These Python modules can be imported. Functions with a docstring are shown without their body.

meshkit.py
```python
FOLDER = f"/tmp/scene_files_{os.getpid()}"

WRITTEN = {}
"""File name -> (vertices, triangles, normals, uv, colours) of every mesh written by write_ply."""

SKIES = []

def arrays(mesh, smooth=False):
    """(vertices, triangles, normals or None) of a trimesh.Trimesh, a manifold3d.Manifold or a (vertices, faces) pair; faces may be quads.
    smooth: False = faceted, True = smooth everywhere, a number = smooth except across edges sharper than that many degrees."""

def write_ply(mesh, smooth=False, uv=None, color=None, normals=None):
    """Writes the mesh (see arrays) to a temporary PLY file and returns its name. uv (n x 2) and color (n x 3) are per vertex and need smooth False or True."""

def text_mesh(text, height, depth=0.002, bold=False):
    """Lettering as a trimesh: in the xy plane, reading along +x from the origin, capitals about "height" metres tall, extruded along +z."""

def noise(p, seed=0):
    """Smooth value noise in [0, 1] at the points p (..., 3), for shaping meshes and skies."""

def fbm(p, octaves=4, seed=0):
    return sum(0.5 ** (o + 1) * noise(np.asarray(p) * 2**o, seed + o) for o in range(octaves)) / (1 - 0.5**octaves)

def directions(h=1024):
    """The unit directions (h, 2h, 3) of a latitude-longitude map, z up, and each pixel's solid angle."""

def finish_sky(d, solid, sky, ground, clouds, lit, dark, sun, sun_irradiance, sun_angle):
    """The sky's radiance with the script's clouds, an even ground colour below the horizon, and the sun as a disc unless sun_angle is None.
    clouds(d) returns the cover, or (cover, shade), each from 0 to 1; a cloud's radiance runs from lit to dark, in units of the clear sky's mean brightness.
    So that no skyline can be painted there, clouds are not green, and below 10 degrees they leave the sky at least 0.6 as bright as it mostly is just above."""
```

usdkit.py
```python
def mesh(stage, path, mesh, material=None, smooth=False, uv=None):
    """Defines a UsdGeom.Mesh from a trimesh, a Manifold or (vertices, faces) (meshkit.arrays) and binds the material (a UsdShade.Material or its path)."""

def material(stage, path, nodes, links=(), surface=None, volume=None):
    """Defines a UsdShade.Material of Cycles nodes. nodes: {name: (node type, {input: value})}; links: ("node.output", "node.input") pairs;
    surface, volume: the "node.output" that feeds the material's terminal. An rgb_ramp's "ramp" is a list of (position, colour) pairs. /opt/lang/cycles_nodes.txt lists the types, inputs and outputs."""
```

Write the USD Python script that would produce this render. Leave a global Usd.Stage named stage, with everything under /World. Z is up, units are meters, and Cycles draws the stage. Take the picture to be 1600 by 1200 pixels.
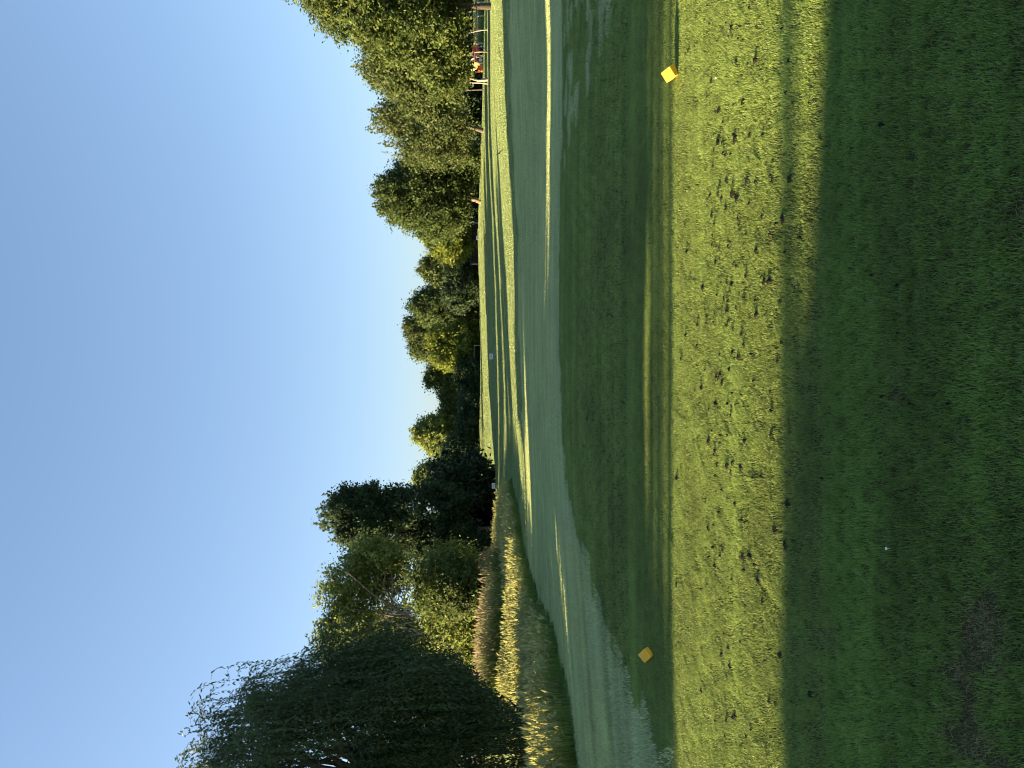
import math, numpy as np, trimesh, usdkit, meshkit
from pxr import Usd, UsdGeom, UsdLux, UsdShade, Sdf, Gf, Vt
from scipy.interpolate import RBFInterpolator, RegularGridInterpolator

stage = Usd.Stage.CreateInMemory()
UsdGeom.SetStageUpAxis(stage, UsdGeom.Tokens.z)
UsdGeom.SetStageMetersPerUnit(stage, 1.0)
UsdGeom.Xform.Define(stage, '/World'); UsdGeom.Scope.Define(stage, '/World/Looks')

# ------------------------------------------------------------------ camera, sky, sun, exposure
EYE, PITCH, F = 1.6, math.atan(58 / 1110), 1110.0
SUN_EL = math.radians(11.0)
EXPOSURE, SKY, SUN = 2.92, 0.05, 1.0
cam = UsdGeom.Camera.Define(stage, '/World/camera')
cam.CreateFocalLengthAttr(24.0); cam.CreateHorizontalApertureAttr(24.0 * 1600 / F); cam.CreateVerticalApertureAttr(24.0 * 1200 / F)
cam.CreateClippingRangeAttr(Gf.Vec2f(0.05, 3000)); cam.CreateExposureAttr(EXPOSURE)
fw = np.array([0, math.cos(PITCH), -math.sin(PITCH)]); up = np.array([0, math.sin(PITCH), math.cos(PITCH)])
# the phone was held on its side: the picture's right is the world's down, the picture's top is the world's right
cam.AddTransformOp().Set(Gf.Matrix4d(*[float(x) for x in (*(-up), 0, 1, 0, 0, 0, *(-fw), 0, 0, 0, EYE, 1)]))

def shader_in(n, s): return n + '.' + s
dome = UsdLux.DomeLight.Define(stage, '/World/sky')
dome.GetPrim().SetCustomDataByKey('kind', 'structure')
sky_mat = usdkit.material(stage, '/World/Looks/sky', {
    's': ('sky_texture', dict(sky_type='single_scattering', sun_disc=False, sun_elevation=SUN_EL, sun_rotation=math.atan2(-1, 0), altitude=50.0, air_density=1.0, aerosol_density=1.0, ozone_density=3.5)),
    'gm': ('gamma', dict(gamma=0.72)),
    'ti': ('vector_math', dict(math_type='multiply', vector2=(1.12, 1.10, 1.15))), 'b': ('background_shader', dict(strength=SKY))}, [('s.color', 'gm.color'), ('gm.color', 'ti.vector1'), ('ti.vector', 'b.color')], surface='b.background')
UsdShade.MaterialBindingAPI.Apply(dome.GetPrim()).Bind(sky_mat)
sun = UsdLux.DistantLight.Define(stage, '/World/sun')
sun.CreateIntensityAttr(SUN); sun.CreateAngleAttr(0.5); sun.CreateNormalizeAttr(True); sun.CreateColorAttr(Gf.Vec3f(1.0, 0.77, 0.46))
sun.AddRotateYOp().Set(-(90 - math.degrees(SUN_EL)))

# ------------------------------------------------------------------ helpers
PIX = lambda X, d: (X - 600) * d / F                     # upright column at distance d -> x
PZ = lambda Y, d: EYE - (Y - 742) * d / F                # upright row at distance d -> z
used = {}
def path_of(name, parent):
    base = (parent.GetPath().pathString if parent is not None else '/World') + '/'
    k = used.get(base + name, 0); used[base + name] = k + 1
    return base + (name if k == 0 else f'{name}_{k:03d}')
def tag(p, label=None, cat=None, group=None, kind=None):
    p = p.GetPrim() if hasattr(p, 'GetPrim') else p
    for k, v in (('label', label), ('category', cat), ('group', group), ('kind', kind)):
        if v: p.SetCustomDataByKey(k, v)
    return p
def thing(name, label, cat, loc=(0, 0, 0), group=None):
    x = UsdGeom.Xform.Define(stage, path_of(name, None)); x.AddTranslateOp().Set(Gf.Vec3d(*map(float, loc)))
    return tag(x, label, cat, group)
def obj(name, mesh, mat, parent=None, smooth=False, tint=None):
    m = usdkit.mesh(stage, path_of(name, parent), mesh, mat, smooth=smooth)
    if tint is not None:
        UsdGeom.PrimvarsAPI(m).CreatePrimvar('tint', Sdf.ValueTypeNames.FloatArray, 'vertex').Set(Vt.FloatArray.FromNumpy(np.asarray(tint, np.float32)))
    return m.GetPrim()
def join(parts):
    vs, fs, n = [], [], 0
    for v, f in parts:
        vs.append(v); fs.append(np.asarray(f) + n); n += len(v)
    return np.vstack(vs), np.vstack(fs)
def box(x0, x1, y0, y1, z0, z1, bevel=0.0):
    if bevel <= 0:
        b = trimesh.creation.box(bounds=[[x0, y0, z0], [x1, y1, z1]]); return np.array(b.vertices), np.array(b.faces)
    b = bevel; pts = [(x, y, z) for x in (x0, x1) for y in (y0, y1) for z in (z0, z1)]
    out = []
    for x, y, z in pts:
        sx, sy, sz = (b if x == x0 else -b), (b if y == y0 else -b), (b if z == z0 else -b)
        out += [(x, y + sy, z + sz), (x + sx, y, z + sz), (x + sx, y + sy, z)]
    h = trimesh.convex.convex_hull(np.array(out)); return np.array(h.vertices), np.array(h.faces)
def tube(pts, radii, n=7, wob=0.0, rng=None):
    pts = np.asarray(pts, float); radii = np.broadcast_to(np.asarray(radii, float), len(pts))
    d = np.gradient(pts, axis=0); d /= np.linalg.norm(d, axis=1, keepdims=True) + 1e-9
    ref = np.array([0.31, 0.95, 0.05]) if abs(d[:, 1]).mean() < 0.8 else np.array([1.0, 0.1, 0.2])
    a = np.cross(d, ref); a /= np.linalg.norm(a, axis=1, keepdims=True); b = np.cross(d, a)
    t = np.arange(n) / n * 2 * np.pi
    rr = radii[:, None] * (1 + (wob * rng.normal(size=(len(pts), n)) if wob else 0))
    v = pts[:, None] + rr[..., None] * (np.cos(t)[None, :, None] * a[:, None] + np.sin(t)[None, :, None] * b[:, None])
    v = v.reshape(-1, 3); f = []
    for i in range(len(pts) - 1):
        for j in range(n):
            p, q = i * n + j, i * n + (j + 1) % n
            f += [(p, q, q + n), (p, q + n, p + n)]
    k = len(v); v = np.vstack([v, pts[0], pts[-1]])
    for j in range(n):
        f += [(k, (j + 1) % n, j), (k + 1, k - n + j, k - n + (j + 1) % n)]
    return v, np.array(f)
def bend(p, q, k, rng, sag=0.0, wob=0.06):
    t = np.linspace(0, 1, k)[:, None]; L = np.linalg.norm(np.subtract(q, p))
    off = rng.normal(size=(k, 3)) * wob * L / k ** 0.5; off[0] = off[-1] = 0
    m = np.asarray(p) * (1 - t) + np.asarray(q) * t + off
    m[:, 2] += sag * L * np.sin(t[:, 0] * np.pi)
    return m

# ------------------------------------------------------------------ materials
def leaf_material(name, ramp, trans=0.45, rough=0.6, spec=0.18):
    return usdkit.material(stage, '/World/Looks/' + name, {
        'a': ('attribute', dict(attribute='tint')),
        'r': ('rgb_ramp', dict(ramp=ramp)),
        'g': ('geometry', {}), 'n': ('noise_texture', dict(scale=0.55, detail=3.0)),
        'm': ('map_range', dict(from_min=0.3, from_max=0.7, to_min=0.75, to_max=1.25)),
        'x': ('vector_math', dict(math_type='scale')),
        'p': ('principled_bsdf', dict(roughness=rough, specular_ior_level=spec)),
        't': ('translucent_bsdf', {}), 'mx': ('mix_closure', dict(fac=trans))},
        [('a.fac', 'r.fac'), ('g.position', 'n.vector'), ('n.fac', 'm.value'), ('r.color', 'x.vector1'), ('m.result', 'x.scale'),
         ('x.vector', 'p.base_color'), ('x.vector', 't.color'), ('p.BSDF', 'mx.closure1'), ('t.BSDF', 'mx.closure2')], surface='mx.closure')
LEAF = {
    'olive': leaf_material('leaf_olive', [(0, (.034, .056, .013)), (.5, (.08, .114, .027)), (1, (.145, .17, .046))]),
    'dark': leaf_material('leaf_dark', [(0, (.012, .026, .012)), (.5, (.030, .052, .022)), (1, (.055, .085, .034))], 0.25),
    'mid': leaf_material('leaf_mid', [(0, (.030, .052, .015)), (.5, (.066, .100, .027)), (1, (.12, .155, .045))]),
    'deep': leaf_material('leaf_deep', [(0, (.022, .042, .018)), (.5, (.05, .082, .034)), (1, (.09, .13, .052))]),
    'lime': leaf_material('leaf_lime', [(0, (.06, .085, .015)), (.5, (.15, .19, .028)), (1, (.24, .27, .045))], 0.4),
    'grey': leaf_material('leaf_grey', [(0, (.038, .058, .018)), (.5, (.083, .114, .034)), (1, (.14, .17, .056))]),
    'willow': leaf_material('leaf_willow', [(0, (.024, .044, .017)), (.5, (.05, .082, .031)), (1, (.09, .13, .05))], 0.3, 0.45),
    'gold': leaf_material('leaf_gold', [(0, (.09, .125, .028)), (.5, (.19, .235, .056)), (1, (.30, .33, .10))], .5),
}
def wood_material(name, c0, c1, scale=6.0):
    return usdkit.material(stage, '/World/Looks/' + name, {
        'tc': ('geometry', {}), 'mp': ('mapping', dict(scale=(scale, scale, scale * .25))), 'n': ('noise_texture', dict(scale=3.0, detail=6.0, roughness=.65)),
        'r': ('rgb_ramp', dict(ramp=[(.25, c0), (.7, c1)])), 'b': ('bump', dict(strength=.7, distance=.03)), 'p': ('principled_bsdf', dict(roughness=.85, specular_ior_level=.2))},
        [('tc.position', 'mp.vector'), ('mp.vector', 'n.vector'), ('n.fac', 'r.fac'), ('r.color', 'p.base_color'), ('n.fac', 'b.height'), ('b.normal', 'p.normal')], surface='p.BSDF')
BARK = wood_material('bark', (.035, .028, .02), (.14, .11, .075))
DARK_BARK = wood_material('dark_bark', (.02, .017, .013), (.075, .06, .042))
PALE_BARK = wood_material('pale_bark', (.14, .125, .095), (.36, .325, .25))
WARM_BARK = wood_material('warm_bark', (.10, .07, .042), (.28, .20, .125))
DARK_TIMBER = wood_material('dark_timber', (.018, .016, .017), (.055, .048, .045), 10)
PALE_TIMBER = wood_material('pale_timber', (.25, .23, .18), (.48, .44, .36), 10)
def paint(name, c, rough=.5, var=.15, scale=12.0, spec=.4):
    return usdkit.material(stage, '/World/Looks/' + name, {
        'g': ('texture_coordinate', {}), 'n': ('noise_texture', dict(scale=scale, detail=5.0, roughness=.65)),
        'r': ('rgb_ramp', dict(ramp=[(.3, tuple(x * (1 - var) for x in c)), (.7, tuple(min(.9, x * (1 + var * .5)) for x in c))])),
        'p': ('principled_bsdf', dict(roughness=rough, specular_ior_level=spec))},
        [('g.object', 'n.vector'), ('n.fac', 'r.fac'), ('r.color', 'p.base_color')], surface='p.BSDF')

# masks made of world position; TEE_EDGE is the tee's left boundary x = -4.45 + 0.19 y, TEE_END its far boundary
def tee_sd(x, y):                                       # > 0 on the tee
    left = x + 4.45 - 0.19 * y + 0.25 * np.sin(y * .9)
    end = 13.3 - y + 0.25 * np.minimum(x, 0) + 0.15 * np.sin(x * .8)
    return np.minimum(left, end)
def grass_material(name, ramp, dew, dewcol, trans=.35, rough=.45, ground=False):
    """Blades and the soil under them: tone from the blade's tint, broad patches and mowing streaks from world position, dew as a pale bluish film."""
    nodes = {
        'g': ('geometry', {}), 'a': ('attribute', dict(attribute='tint')),
        'r': ('rgb_ramp', dict(ramp=ramp)),
        'n1': ('noise_texture', dict(scale=.9, detail=4.0, roughness=.6)),
        'mp': ('mapping', dict(scale=(.12, 2.2, 0))), 'n2': ('noise_texture', dict(scale=1.0, detail=4.0, roughness=.6)),
        'n3': ('noise_texture', dict(scale=7.0, detail=3.0, roughness=.6)),
        'm1': ('map_range', dict(from_min=.3, from_max=.7, to_min=.78, to_max=1.22)),
        'm2': ('map_range', dict(from_min=.3, from_max=.7, to_min=.76, to_max=1.24)),
        'm3': ('map_range', dict(from_min=.3, from_max=.7, to_min=.88, to_max=1.12)),
        'k1': ('math', dict(math_type='multiply')), 'k2': ('math', dict(math_type='multiply')),
        'x': ('vector_math', dict(math_type='scale')),
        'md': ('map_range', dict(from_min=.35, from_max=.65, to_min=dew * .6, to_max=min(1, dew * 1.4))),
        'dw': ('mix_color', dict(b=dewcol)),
        'p': ('principled_bsdf', dict(roughness=1.0 if ground else rough, specular_ior_level=0.0 if ground else .35)), 't': ('translucent_bsdf', {}), 'mx': ('mix_closure', dict(fac=0.0 if ground else trans))}
    links = [('g.position', 'n1.vector'), ('g.position', 'mp.vector'), ('mp.vector', 'n2.vector'), ('g.position', 'n3.vector'),
             ('n1.fac', 'm1.value'), ('n2.fac', 'm2.value'), ('n3.fac', 'm3.value'), ('m1.result', 'k1.value1'), ('m2.result', 'k1.value2'), ('k1.value', 'k2.value1'), ('m3.result', 'k2.value2'),
             ('r.color', 'x.vector1'), ('k2.value', 'x.scale'), ('n2.fac', 'md.value'), ('md.result', 'dw.fac'), ('x.vector', 'dw.a'),
             ('dw.result', 'p.base_color'), ('dw.result', 't.color'), ('p.BSDF', 'mx.closure1'), ('t.BSDF', 'mx.closure2')]
    if ground: nodes['r2'] = nodes['r']; links.append(('n3.fac', 'r.fac'))
    else: links.append(('a.fac', 'r.fac'))
    return usdkit.material(stage, '/World/Looks/' + name, nodes, links, surface='mx.closure')
G_TEE = grass_material('tee_blades', [(0, (.11, .175, .036)), (.55, (.215, .31, .064)), (.9, (.33, .37, .11)), (1, (.46, .42, .20))], .0, (.3, .35, .35))
G_FORE = grass_material('foreground_blades', [(0, (.115, .20, .036)), (.55, (.20, .32, .055)), (.93, (.30, .39, .10)), (1, (.42, .43, .22))], .0, (.3, .35, .35))
G_WORN = grass_material('worn_blades', [(0, (.12, .09, .04)), (.4, (.24, .175, .085)), (.8, (.20, .27, .06)), (1, (.45, .36, .2))], .0, (.3, .35, .35))
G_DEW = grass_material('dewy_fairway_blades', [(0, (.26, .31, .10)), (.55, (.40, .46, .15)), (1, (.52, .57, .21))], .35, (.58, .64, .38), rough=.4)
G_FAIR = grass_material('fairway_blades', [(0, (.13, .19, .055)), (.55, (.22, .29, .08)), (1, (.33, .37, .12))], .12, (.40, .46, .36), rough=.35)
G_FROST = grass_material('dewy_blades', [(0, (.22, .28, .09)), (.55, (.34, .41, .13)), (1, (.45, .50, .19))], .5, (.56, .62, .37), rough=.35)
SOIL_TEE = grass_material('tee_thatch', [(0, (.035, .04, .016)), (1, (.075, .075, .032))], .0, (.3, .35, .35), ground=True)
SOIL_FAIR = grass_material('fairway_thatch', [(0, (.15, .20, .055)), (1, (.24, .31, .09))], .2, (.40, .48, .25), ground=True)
DIVOT = paint('divot_soil', (.012, .013, .008), .95, .4, 60, .1)
def straw_material(name, ramp):
    return usdkit.material(stage, '/World/Looks/' + name, {
        'a': ('attribute', dict(attribute='tint')), 'r': ('rgb_ramp', dict(ramp=ramp)), 'o': ('object_info', {}), 'h': ('map_range', dict(to_min=.7, to_max=1.25)),
        'x': ('vector_math', dict(math_type='scale')), 'p': ('principled_bsdf', dict(roughness=.6, specular_ior_level=.2)), 't': ('translucent_bsdf', {}), 'mx': ('mix_closure', dict(fac=.35))},
        [('a.fac', 'r.fac'), ('o.random', 'h.value'), ('r.color', 'x.vector1'), ('h.result', 'x.scale'), ('x.vector', 'p.base_color'), ('x.vector', 't.color'), ('p.BSDF', 'mx.closure1'), ('t.BSDF', 'mx.closure2')], surface='mx.closure')
STRAW = straw_material('straw', [(0, (.09, .16, .03)), (.45, (.23, .32, .08)), (.75, (.37, .42, .14)), (1, (.48, .45, .20))])
REED = straw_material('reed', [(0, (.06, .11, .025)), (.5, (.14, .22, .05)), (.8, (.24, .26, .09)), (1, (.44, .35, .23))])

# ------------------------------------------------------------------ terrain
ctrl = [(10, 905, 14), (120, 890, 16), (200, 870, 19), (255, 845, 24), (320, 825, 30), (400, 812, 36), (455, 795, 45),
        (600, 860, 17), (900, 860, 17.5), (1150, 860, 18), (600, 806, 33), (800, 802, 33), (1000, 790, 33), (1200, 780, 35),
        (600, 780, 52), (800, 777, 50), (1000, 768, 50), (1180, 768, 46), (450, 775, 70), (600, 766, 68), (760, 762, 65),
        (480, 752, 88), (600, 751, 88), (700, 751, 88), (820, 748, 82), (950, 752, 70), (1050, 756, 62), (1150, 764, 52),
        (420, 765, 85), (330, 775, 75), (100, 800, 33), (200, 792, 40), (330, 780, 50)]
P = [(PIX(X, d), d, PZ(Y, d)) for X, Y, d in ctrl]
P += [(x, y, 0.0) for y in (-25, -8, 0, 4, 8, 12.5) for x in (-1, 3, 8, 14)] + [(-3.4, 5, 0), (-2.6, 10, -.02), (-5.5, 9, -.22), (-6, 3, -.2), (-9, 0, -.35), (-12, 12, -.6), (-8, -20, -.3), (-30, -20, -.7), (-30, 20, -.9), (-20, 28, -.8), (-45, 60, -.6), (-70, 90, -.3),
      (22, 10, .1), (22, 22, .15), (40, 30, .5), (60, 60, .8), (0, 110, .75), (-40, 115, .1), (45, 110, .8), (-90, 160, .0), (0, 170, .5), (90, 160, .8), (-150, 60, -.5), (-150, -25, -.5), (150, 0, .5), (150, 160, .8), (0, 420, .4), (-150, 420, 0), (150, 420, .5), (30, 75, .55), (48, 90, .6)]
P = np.array(P); _rbf = RBFInterpolator(P[:, :2], P[:, 2], kernel='thin_plate_spline', smoothing=.15)
def axis(lo, hi, fine0, fine1, step, grow):
    a = list(np.arange(fine0, fine1 + 1e-6, step)); s = step
    while a[-1] < hi: s *= grow; a.append(a[-1] + s)
    s = step
    while a[0] > lo: s *= grow; a.insert(0, a[0] - s)
    return np.array(a)
gx, gy = axis(-260, 260, -9, 9, .3, 1.07), axis(-40, 430, 0, 36, .3, 1.05)
GX, GY = np.meshgrid(gx, gy, indexing='ij')
GZ = _rbf(np.stack([GX.clip(-150, 150).ravel(), GY.clip(-30, 420).ravel()], 1)).reshape(GX.shape)
_p = np.stack([GX, GY, 0 * GX], -1)
GZ += (meshkit.fbm(_p / 6.0, 3, 5) - .5) * .10 * np.clip((GY - 13) / 12, 0, 1) + (meshkit.fbm(_p / 1.7, 2, 9) - .5) * .02
_zi = RegularGridInterpolator((gx, gy), GZ, bounds_error=False, fill_value=None)
Z = lambda x, y: _zi(np.stack([np.asarray(x, float), np.asarray(y, float)], -1))
z1 = lambda x, y: float(Z(x, y))
def sheet(xs, ys, zz, keep=None):
    nx, ny = len(xs), len(ys); X_, Y_ = np.meshgrid(xs, ys, indexing='ij')
    v = np.stack([X_, Y_, zz], -1).reshape(-1, 3); i = np.arange(nx * ny).reshape(nx, ny)
    q = np.stack([i[:-1, :-1], i[1:, :-1], i[1:, 1:], i[:-1, 1:]], -1).reshape(-1, 4)
    if keep is not None: q = q[keep(v[q].mean(1))]
    return v, np.vstack([q[:, [0, 1, 2]], q[:, [0, 2, 3]]])
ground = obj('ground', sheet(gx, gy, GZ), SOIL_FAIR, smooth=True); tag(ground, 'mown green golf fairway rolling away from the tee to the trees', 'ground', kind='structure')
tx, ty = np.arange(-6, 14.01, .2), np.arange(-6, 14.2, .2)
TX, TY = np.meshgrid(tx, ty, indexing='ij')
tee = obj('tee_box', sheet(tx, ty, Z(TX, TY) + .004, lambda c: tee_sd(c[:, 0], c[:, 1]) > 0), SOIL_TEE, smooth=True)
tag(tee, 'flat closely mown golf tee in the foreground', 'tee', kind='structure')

# ------------------------------------------------------------------ grass
def blades(size, n, h, w, seed, lean=.55, tmax=1.0, hvar=.35):
    r = np.random.default_rng(seed); c = (r.random((n, 2)) - .5) * size
    a = r.random(n) * 2 * np.pi; hh = h * (1 - hvar + 2 * hvar * r.random(n)); ln = np.abs(r.normal(size=n)) * lean
    d = np.stack([np.cos(a), np.sin(a)], 1); s = np.stack([-np.sin(a), np.cos(a)], 1) * (w / 2) * (.7 + .6 * r.random(n))[:, None]
    o = np.zeros((n, 1)); base = np.hstack([c, o - .004]); side = np.hstack([s, o])
    mid = np.hstack([c + d * (hh * ln * .35)[:, None], (hh * .6)[:, None]]); tip = np.hstack([c + d * (hh * ln)[:, None], (hh / np.sqrt(1 + .35 * ln ** 2))[:, None]])
    v = np.stack([base - side, base + side, mid + side * .8, mid - side * .8, tip], 1).reshape(-1, 3)
    k = np.arange(n)[:, None] * 5
    f = np.vstack([k + [0, 1, 2], k + [0, 2, 3], k + [3, 2, 4]])
    t = np.repeat(np.clip(r.beta(2, 2, n) * tmax, 0, 1), 5)
    return (v, f), t
def instancer(name, label, cat, protos, pos, idx, rng, mats, scale=(1, 1), normal=True, group=None, tilt=0.0):
    pi = UsdGeom.PointInstancer.Define(stage, path_of(name, None)); tag(pi, label, cat, group, 'stuff')
    paths = []
    for k, ((m, t), mat) in enumerate(zip(protos, mats)):
        pr = obj(('blades' if k == 0 else f'blades_{k:03d}'), m, mat, pi.GetPrim(), tint=t); paths.append(pr.GetPath())
    pi.CreatePrototypesRel().SetTargets(paths)
    n = len(pos); ang = rng.random(n) * 2 * np.pi
    e = .4; nx = -(Z(pos[:, 0] + e, pos[:, 1]) - Z(pos[:, 0] - e, pos[:, 1])) / (2 * e); ny = -(Z(pos[:, 0], pos[:, 1] + e) - Z(pos[:, 0], pos[:, 1] - e)) / (2 * e)
    q = []
    for i in range(n):
        up_ = Gf.Vec3d(float(nx[i]) + tilt * rng.normal(), float(ny[i]) + tilt * rng.normal(), 1.0) if normal else Gf.Vec3d(tilt * rng.normal(), tilt * rng.normal(), 1)
        R = Gf.Rotation(Gf.Vec3d(0, 0, 1), math.degrees(ang[i])) * Gf.Rotation(Gf.Vec3d(0, 0, 1), up_)
        g = R.GetQuat(); q.append(Gf.Quath(g.GetReal(), *g.GetImaginary()))
    s = scale[0] + (scale[1] - scale[0]) * rng.random(n)
    pi.CreatePositionsAttr(Vt.Vec3fArray.FromNumpy(pos.astype(np.float32))); pi.CreateOrientationsAttr(Vt.QuathArray(q))
    pi.CreateScalesAttr(Vt.Vec3fArray.FromNumpy(np.repeat(s[:, None], 3, 1).astype(np.float32))); pi.CreateProtoIndicesAttr(Vt.IntArray.FromNumpy(idx.astype(np.int32)))
    return pi
def spots(y0, y1, step, pad, rng, cond, right=.56):
    ys = np.arange(y0, y1, step); out = []
    for y in ys:
        w = right * (y + step) + pad; xs = np.arange(-w, w, step); out.append(np.stack([xs, np.full(len(xs), y)], 1))
    p = np.vstack(out) + (rng.random((sum(map(len, out)), 2)) - .5) * step * .3 + step / 2
    p = p[cond(p[:, 0], p[:, 1])]
    return np.hstack([p, Z(p[:, 0], p[:, 1])[:, None]])
def worn(x, y):
    a = np.exp(-(((x + 1.02) / .32) ** 2 + ((y - 2.22) / .13) ** 2)) + .8 * np.exp(-(((x + .72) / .25) ** 2 + ((y - 2.12) / .07) ** 2))
    return a + .3 * (meshkit.fbm(np.stack([x, y, 0 * x], -1) * 4, 3, 3) - .5)
rng = np.random.default_rng(11)
p0 = spots(1.55, 3.15, .10, .3, rng, lambda x, y: tee_sd(x, y) > -.2)
w0 = worn(p0[:, 0], p0[:, 1]); i0 = rng.integers(0, 4, len(p0)); w0 = w0 - .1 + .55 * np.clip((meshkit.fbm(p0 * [7, 7, 0] + 31, 3, 8) - .66) / .1, 0, 1); wm = (w0 + .6 * (rng.random(len(w0)) - .5) > .55) & (rng.random(len(w0)) < .72); i0[wm] = 4 + (rng.random(wm.sum()) < .5)
pr = [blades(.14, 640, .021, .0020, 100 + k) for k in range(4)] + [blades(.14, 300, .016, .0022, 110 + k, 1.0) for k in range(2)]
instancer('foreground_grass', 'short dark green grass in the shaded foreground', 'grass', pr, p0, i0, rng, [G_FORE] * 4 + [G_WORN] * 2, (.92, 1.1), tilt=.025)
p1 = spots(3.12, 7.2, .22, .5, rng, lambda x, y: tee_sd(x, y) > -.1)
pr = [blades(.30, 2500, .017, .0022, 120 + k, .55) for k in range(5)]
instancer('sunlit_tee_grass', 'short grass on the sunlit strip of the tee', 'grass', pr, p1 + [0, 0, .003], rng.integers(0, 5, len(p1)), rng, [G_TEE] * 5, (.95, 1.06), tilt=.015)
p2 = spots(7.2, 14, .25, .8, rng, lambda x, y: tee_sd(x, y) > -.12)
fm = np.clip((p2[:, 0] - 3.9) / .8, 0, 1) * np.clip((p2[:, 1] - 7.7) / 1.2, 0, 1) * np.clip((12.9 - p2[:, 1]) / .5, 0, 1) * np.clip((meshkit.fbm(p2 / [2.2, .8, 1], 3, 21) - .38) / .12, 0, 1)
fr = rng.random(len(p2)) < fm * .6
pr = [blades(.33, 520, .022, .0055, 130 + k, .6) for k in range(4)] + [blades(.33, 520, .024, .0055, 140 + k, .6) for k in range(2)]
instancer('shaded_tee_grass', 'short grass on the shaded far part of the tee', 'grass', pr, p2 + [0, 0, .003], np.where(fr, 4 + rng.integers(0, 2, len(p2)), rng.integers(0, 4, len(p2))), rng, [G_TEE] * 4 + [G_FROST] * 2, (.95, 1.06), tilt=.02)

# boundary between fairway (right/near) and long grass (left/far), in the world
bd = np.array([(-11, 11), (-7.6, 13), (-7.44, 14), (-6.92, 16), (-6.85, 19), (-7.46, 24), (-7.57, 30), (-6.5, 36), (-5.9, 42), (-6.7, 46), (-9.5, 49), (-40, 51)])
def rough_sd(x, y):                                     # > 0 inside the long grass
    return np.where(y > 50.5, -1.0, np.interp(y, bd[:, 1], bd[:, 0], left=-99) - x)
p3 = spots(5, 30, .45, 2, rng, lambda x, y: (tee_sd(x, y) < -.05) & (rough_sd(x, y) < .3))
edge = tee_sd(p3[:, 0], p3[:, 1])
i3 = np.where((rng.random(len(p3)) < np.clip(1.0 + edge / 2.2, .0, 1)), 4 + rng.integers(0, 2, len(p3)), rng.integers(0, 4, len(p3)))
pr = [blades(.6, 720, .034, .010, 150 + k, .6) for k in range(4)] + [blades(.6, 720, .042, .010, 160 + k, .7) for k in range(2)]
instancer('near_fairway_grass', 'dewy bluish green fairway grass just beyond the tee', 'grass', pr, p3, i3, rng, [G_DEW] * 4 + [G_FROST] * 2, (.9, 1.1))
p4 = spots(30, 60, 2.2, 3, rng, lambda x, y: rough_sd(x, y) < .5)
pr = [blades(2.8, 4200, .05, .024, 170 + k, .6) for k in range(4)]
instancer('middle_fairway_grass', 'mown fairway grass crossed by long tree shadows', 'grass', pr, p4, rng.integers(0, 4, len(p4)), rng, [G_FAIR] * 4, (.9, 1.1))
p5 = spots(60, 118, 4.0, 4, rng, lambda x, y: (y > 60))
pr = [blades(5.2, 5200, .07, .05, 180 + k, .6) for k in range(4)]
instancer('far_fairway_grass', 'mown grass of the far rise below the trees', 'grass', pr, p5, rng.integers(0, 4, len(p5)), rng, [G_FAIR] * 4, (.9, 1.1))

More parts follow.
